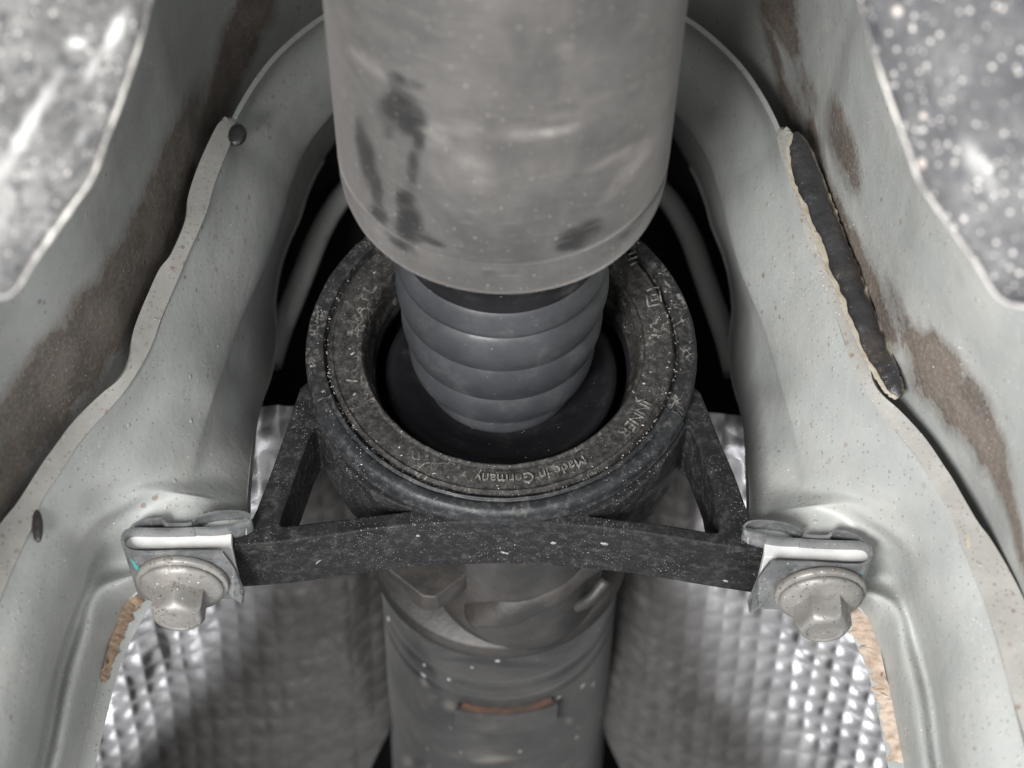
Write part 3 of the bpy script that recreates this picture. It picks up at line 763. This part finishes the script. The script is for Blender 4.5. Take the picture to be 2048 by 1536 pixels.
def clip(s, label):
    a = PY(350, 1080, 0)
    root = empty('spring_clip', (s * a.x, .01, a.z)); tag(root, label, 'clip nut', 'spring clips on the bracket ends')
    y0, y1 = -.0022, .021
    low = [(444,1101), (428,1101), (360,1102), (290,1104), (258,1100), (246,1086), (247,1068), (262,1058), (300,1058), (345,1058), (388,1057)]
    ribbon('clamp_band', q2(low, y0), y0, y1, .0007, ZINC, root, s)
    ribbon('spring_loop', q2([(388,1056), (430,1056), (470,1050), (496,1041), (501,1034), (490,1025), (462,1022), (425,1025), (398,1033), (386,1042)], y0), y0, y1 - .006, .0006, ZINC, root, s)
    ribbon('spring_loop', q2([(262,1056), (270,1048), (290,1040), (312,1037), (326,1037)], y0), y0, y1 - .006, .0007, ZINC, root, s)
    ribbon('latch_step', q2([(326,1038), (330,1045), (340,1047), (372,1047), (382,1044)], y0), y0 + .0004, y1 - .006, .0008, ZINC, root, s)
    # lower square washer plate under the band
    z = PY(350, 1102, y0).z - .0004
    # teal paint mark on the outer edge
    P = [PY(250,1094,y0+.0002), PY(262,1120,.002), PY(272,1138,.005)]
    strip('paint_mark', P, [p + Vector((.0012, .0010, -.0002)) for p in P], TEAL, root, .0003, 4, s)
    # lower leg plate facing down
    c = [PZ(x, y, z) for x, y in ((262,1106), (446,1103), (458,1118), (470,1136), (300,1180), (446,1166))]
    dn = Vector((0, 0, -.0022))
    c += [PZ(480,1154,z) + dn * .5, PZ(490,1170,z) + dn, PZ(487,1190,z) + dn, PZ(470,1186,z) + dn * .6]
    me = mesh('lower_leg', [Vector((s * p.x, p.y, p.z)) for p in c], [(0, 1, 2, 3, 5, 4), (3, 6, 9, 5), (6, 7, 8, 9)]); o = obj('lower_leg', me, ZINC, root, smooth=False); solid(o, .0009, 0)
    return z
zc = clip(1, 'zinc spring clip under the left mount, gripping the left bracket end')
clip(-1, 'zinc spring clip under the right mount, gripping the right bracket end')
def hexbolt(loc, rot, tilt, label, washer_gap=0):
    root = empty('flange_bolt', loc); tag(root, label, 'bolt', 'bolts holding the bracket')
    z0 = loc.z
    def lz(name, prof, parent, seg=72, wob=0):
        vs_ = []; f = []; n = len(prof)
        for k in range(seg):
            a = 2 * math.pi * k / seg
            for r, z in prof: vs_.append(Vector((loc.x + r * math.cos(a), loc.y + r * math.sin(a), z0 + z + tilt * r * math.cos(a))))
        for k in range(seg):
            for j in range(n - 1): f.append((k * n + j, ((k + 1) % seg) * n + j, ((k + 1) % seg) * n + j + 1, k * n + j + 1))
        return obj(name, mesh(name, vs_, f), BOLT, parent)
    lz('washer', [(.004, 0), (.0108, 0), (.0112, -.0004), (.0113, -.0016), (.0109, -.0021), (.004, -.0021)], root)
    lz('flange', [(.004, -.0020), (.0098, -.0020), (.0103, -.0025), (.0102, -.0033), (.0088, -.0041), (.0062, -.0052), (.004, -.0052)], root)
    # hexagonal head with a chamfered, slightly domed end
    N = 96; levels = [(-.0044, 1, 0), (-.0096, 1, 0), (-.0103, 1, .3), (-.0109, .985, .7), (-.0115, .93, .95), (-.0119, .84, 1), (-.0120, .74, 1), (-.0117, .66, 1), (-.0116, .0001, 1)]
    vs_ = []; f = []
    for z, k_, c_ in levels:
        for i in range(N):
            a = 2 * math.pi * i / N; am = (a + math.pi / 6) % (math.pi / 3) - math.pi / 6
            hx = .0060 / math.cos(am); r = (hx * (1 - c_) + min(hx, .0060) * c_) * k_
            vs_.append(Vector((loc.x + r * math.cos(a + rot), loc.y + r * math.sin(a + rot), z0 + z)))
    for j in range(len(levels) - 1):
        for i in range(N): f.append((j * N + i, (j + 1) * N + i, (j + 1) * N + (i + 1) % N, j * N + (i + 1) % N))
    o = obj('hex_head', mesh('hex_head', vs_, f), BOLT, root); 
    md = o.modifiers.new('edge', 'EDGE_SPLIT'); md.split_angle = math.radians(28)
    lz('shank', [(.0035, .004), (.0035, -.003)], root, 24)
zb = zc - .0005
pL = PZ(366, 1156, zb); pR = PZ(1640, 1178, zb - .0003)
hexbolt(pL, math.radians(-60), 0, 'dull zinc flange bolt on the left, a hex corner facing the viewer')
hexbolt(pR, math.radians(-90), .03, 'dull zinc flange bolt on the right, a flat facing the viewer')

# ================================================================ near shaft and its boot
ns = empty('rear_shaft', (0, -.0717, 0)); tag(ns, 'thick dusty grey propeller shaft tube with dark smudges, nearest the viewer', 'shaft')
RN = .0378
prof = [(RN, -.62)] + [(RN, -.30 + .002 * k) for k in range(110)]
prof += [(RN + .0000, -.0800), (RN - .0009, -.0794), (RN - .0009, -.0784), (RN - .0001, -.0777), (RN - .0001, -.0744), (RN - .0004, -.0714), (RN - .0010, -.0692), (RN - .0020, -.0683), (RN - .0035, -.0681), (.030, -.0686), (.029, -.090)]
me = lathe('tube', prof, 200)
fattr(me, 'stain', blobs([(790, 158, 22, 12, 10, .75), (835, 168, 18, 8, 10, .7), (800, 215, 40, 42, 0, .85), (822, 245, 30, 26, 0, 1.0), (838, 275, 14, 35, 0, .8), (778, 255, 12, 30, 0, .6), (825, 335, 12, 35, 0, .75),
    (722, 275, 12, 40, -8, .9), (735, 320, 16, 55, -10, .9), (752, 375, 13, 50, -8, .8), (810, 395, 20, 16, 20, 1.0), (818, 450, 26, 40, -5, 1.0), (855, 478, 36, 9, 22, .9), (760, 430, 26, 14, 40, .8), (790, 480, 40, 5, 38, .9), (840, 507, 40, 4, 20, .7), (920, 497, 6, 5, 0, .8),
    (1150, 478, 38, 20, -22, 1.0), (1180, 458, 28, 18, -30, .9), (1130, 490, 20, 10, -10, .8), (1250, 470, 30, 3, -38, .6), (1010, 545, 130, 4, 0, .35), (960, 150, 130, 60, 0, .12), (1000, 60, 90, 60, 0, .10), (1045, 350, 6, 30, -20, .35), (1000, 370, 40, 14, 15, .25)]))
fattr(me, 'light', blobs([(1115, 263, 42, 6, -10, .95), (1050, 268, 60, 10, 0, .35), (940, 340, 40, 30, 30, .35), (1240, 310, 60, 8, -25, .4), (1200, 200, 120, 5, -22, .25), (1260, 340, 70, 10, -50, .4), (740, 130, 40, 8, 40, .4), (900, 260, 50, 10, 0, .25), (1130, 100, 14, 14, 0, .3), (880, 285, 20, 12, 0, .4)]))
obj('tube', me, TUBE, ns)
boot = empty('rubber_boot', (0, -.02, 0)); tag(boot, 'dark grey ribbed rubber boot between the thick tube and the bearing', 'boot')
# clamped collar, then four overlapping convolutions tapering towards the bearing
prof = [(.0255, -.086), (.0245, -.0700), (.0243, -.0560), (.0245, -.0530)]
obj('clamp_collar', lathe('clamp_collar', [(.020, -.09), (.0268, -.0800), (.0252, -.0580), (.0250, -.0545), (.0240, -.0530), (.0240, -.0478), (.0247, -.0468), (.0240, -.0458), (.020, -.0455)], 160), DISC, boot)
def conv(ya, yb, ra, rb, rm):
    # rises from the groove, rolls over and ends in a sharp lip
    return [(ra, ya), (ra + (rm - ra) * .55, ya + (yb - ya) * .22), (rm - .0001, ya + (yb - ya) * .55), (rm + .0004, ya + (yb - ya) * .88), (rm + .00035, yb - .0002), (rb + .0008, yb + .0007), (rb, yb + .0012)]
pts = [(.0234, -.0470), (.0241, -.0466), (.0250, -.0452), (.0257, -.0428), (.0260, -.0402), (.0259, -.0388), (.0252, -.0380), (.0238, -.0376)]
for (ya, yb, ra, rm) in ((-.0374, -.0253, .0236, .0266), (-.0249, -.0119, .0226, .0257), (-.0115, .0002, .0212, .0243)):
    d = yb - ya
    for f, g in ((0, 0), (.06, .28), (.12, .46), (.20, .65), (.30, .82), (.41, .94), (.52, .995), (.62, 1.0), (.72, .965), (.81, .90), (.89, .82), (.95, .76), (.985, .73), (1.0, .69), (1.01, .45), (1.015, -.05)):
        pts.append((ra + (rm - ra) * g, ya + d * f))
me = lathe('bellows', pts, 200); obj('bellows', me, BOOT, boot)
obj('end_collar', lathe('end_collar', smooth_prof([(.0192, .0005), (.0198, .0020), (.0203, .0050), (.0202, .0085), (.0190, .0108), (.0182, .0120)], 5), 160), BOOT, boot)
fl = obj('flinger_disc', lathe('flinger_disc', smooth_prof([(.0170, .0125), (.0205, .0120), (.0250, .0098), (.0285, .0084), (.0304, .0088), (.0310, .0105), (.0308, .0170)], 5), 180), DISC)
tag(fl, 'smooth black dished dust disc around the foot of the boot, inside the ring', 'dust disc')

# ================================================================ crumbs of grit stuck to the bracket
CRUMB = mat_simple('road_grit', (.13, .122, .112), (.29, .278, .26), 900, .9)
def crumbs(name, places, parent, material):
    vs_ = []; f = []
    for p, n_, r in places:
        t1 = n_.orthogonal().normalized(); t2 = n_.cross(t1); a0_ = random.random() * 6.28; k = random.randint(4, 6); b = len(vs_)
        el = random.uniform(1, 2.2); dr = random.random() * 3.14
        for i in range(k):
            a = a0_ + 6.283 * i / k; rr_ = r * random.uniform(.7, 1.2)
            x, y = rr_ * math.cos(a) * el, rr_ * math.sin(a); x, y = x * math.cos(dr) - y * math.sin(dr), x * math.sin(dr) + y * math.cos(dr)
            vs_.append(p + t1 * x + t2 * y - n_ * r * .2)
        vs_.append(p + n_ * r * random.uniform(.4, .8))
        for i in range(k): f.append((b + i, b + (i + 1) % k, b + k))
    o = obj(name, mesh(name, vs_, f), material, parent, smooth=False); tag(o, kind='stuff'); return o
pl_ = []
while len(pl_) < 200:
    a = random.uniform(0, 6.283); r = random.uniform(.0368, .0508)
    if abs(r - .0456) < .0007 and random.random() < .3: continue
    p = Vector((r * math.cos(a), -.0003, r * math.sin(a)))
    if noise.noise(p * 130) + .55 * noise.noise(p * 420) < random.uniform(-.25, .5): continue
    pl_.append((p, Vector((0, -1, 0)), .00008 + .00026 * random.random() ** 3.5))
for k in range(170):     # dust packed in the groove between ring and insert
    a = random.choice((random.uniform(2.7, 4.2), random.uniform(-1.2, .35), random.uniform(3.6, 5.8)))
    r = .0457 + random.gauss(0, .0003)
    pl_.append((Vector((r * math.cos(a), .0004, r * math.sin(a))), Vector((0, -1, 0)), .00008 + .00016 * random.random()))
ring_grit = crumbs('grit', pl_, sb, CRUMB)
bx_ = [PY(x, y, YB0) for x, y in barB]
def bar_under(px, py):
    z = -.056
    for _ in range(6):
        p = PZ(px, py, z)
        for a, b in zip(bx_, bx_[1:]):
            if a.x <= p.x <= b.x: z = a.z + (b.z - a.z) * (p.x - a.x) / (b.x - a.x); break
    return PZ(px, py, z)
pl_ = []
while len(pl_) < 260:
    x = random.uniform(500, 1510); p = bar_under(x, random.uniform(1050, 1190))
    if not (YB0 + .001 < p.y < YB1 - .0006): continue
    if noise.noise(p * 60) < random.uniform(-.5, .6): continue
    pl_.append((p, Vector((0, 0, -1)), .00004 + .00010 * random.random() ** 3))
crumbs('grit', pl_, sb, CRUMB)
for px, py, r, el in ((1107, 1086, .0006, 1.2), (1010, 1106, .0005, 2.4), (1210, 1088, .0007, 1.6), (836, 1072, .0005, 1.2), (1452, 1162, .0005, 1.6), (634, 1126, .00022, 8)):
    bm = bmesh.new(); bmesh.ops.create_icosphere(bm, subdivisions=2, radius=1); c = bar_under(px, py)
    for v in bm.verts:
        n_ = 1 + .9 * noise.noise(v.co * 1.6 + c * 900); v.co = Matrix.Rotation(.35 if el < 5 else -1.0, 3, 'Z') @ Vector((v.co.x * r * el * n_, v.co.y * r * n_, v.co.z * r * .3)) + c
    me = bpy.data.meshes.new('mud_fleck'); bm.to_mesh(me); bm.free(); obj('mud_fleck', me, CRUMB, sb)

# the ring leans a little towards the viewer in its bracket
pv = Vector((0, 0, -.050)); TILT = Matrix.Translation(pv) @ Matrix.Rotation(math.radians(3.5), 4, 'X') @ Matrix.Translation(-pv)
for o in list(sb.children):
    if o.name.split('.')[0] in ('outer_ring', 'rubber_insert', 'inner_lip', 'bearing_face', 'retaining_lip') or o is ring_grit: o.matrix_basis = TILT
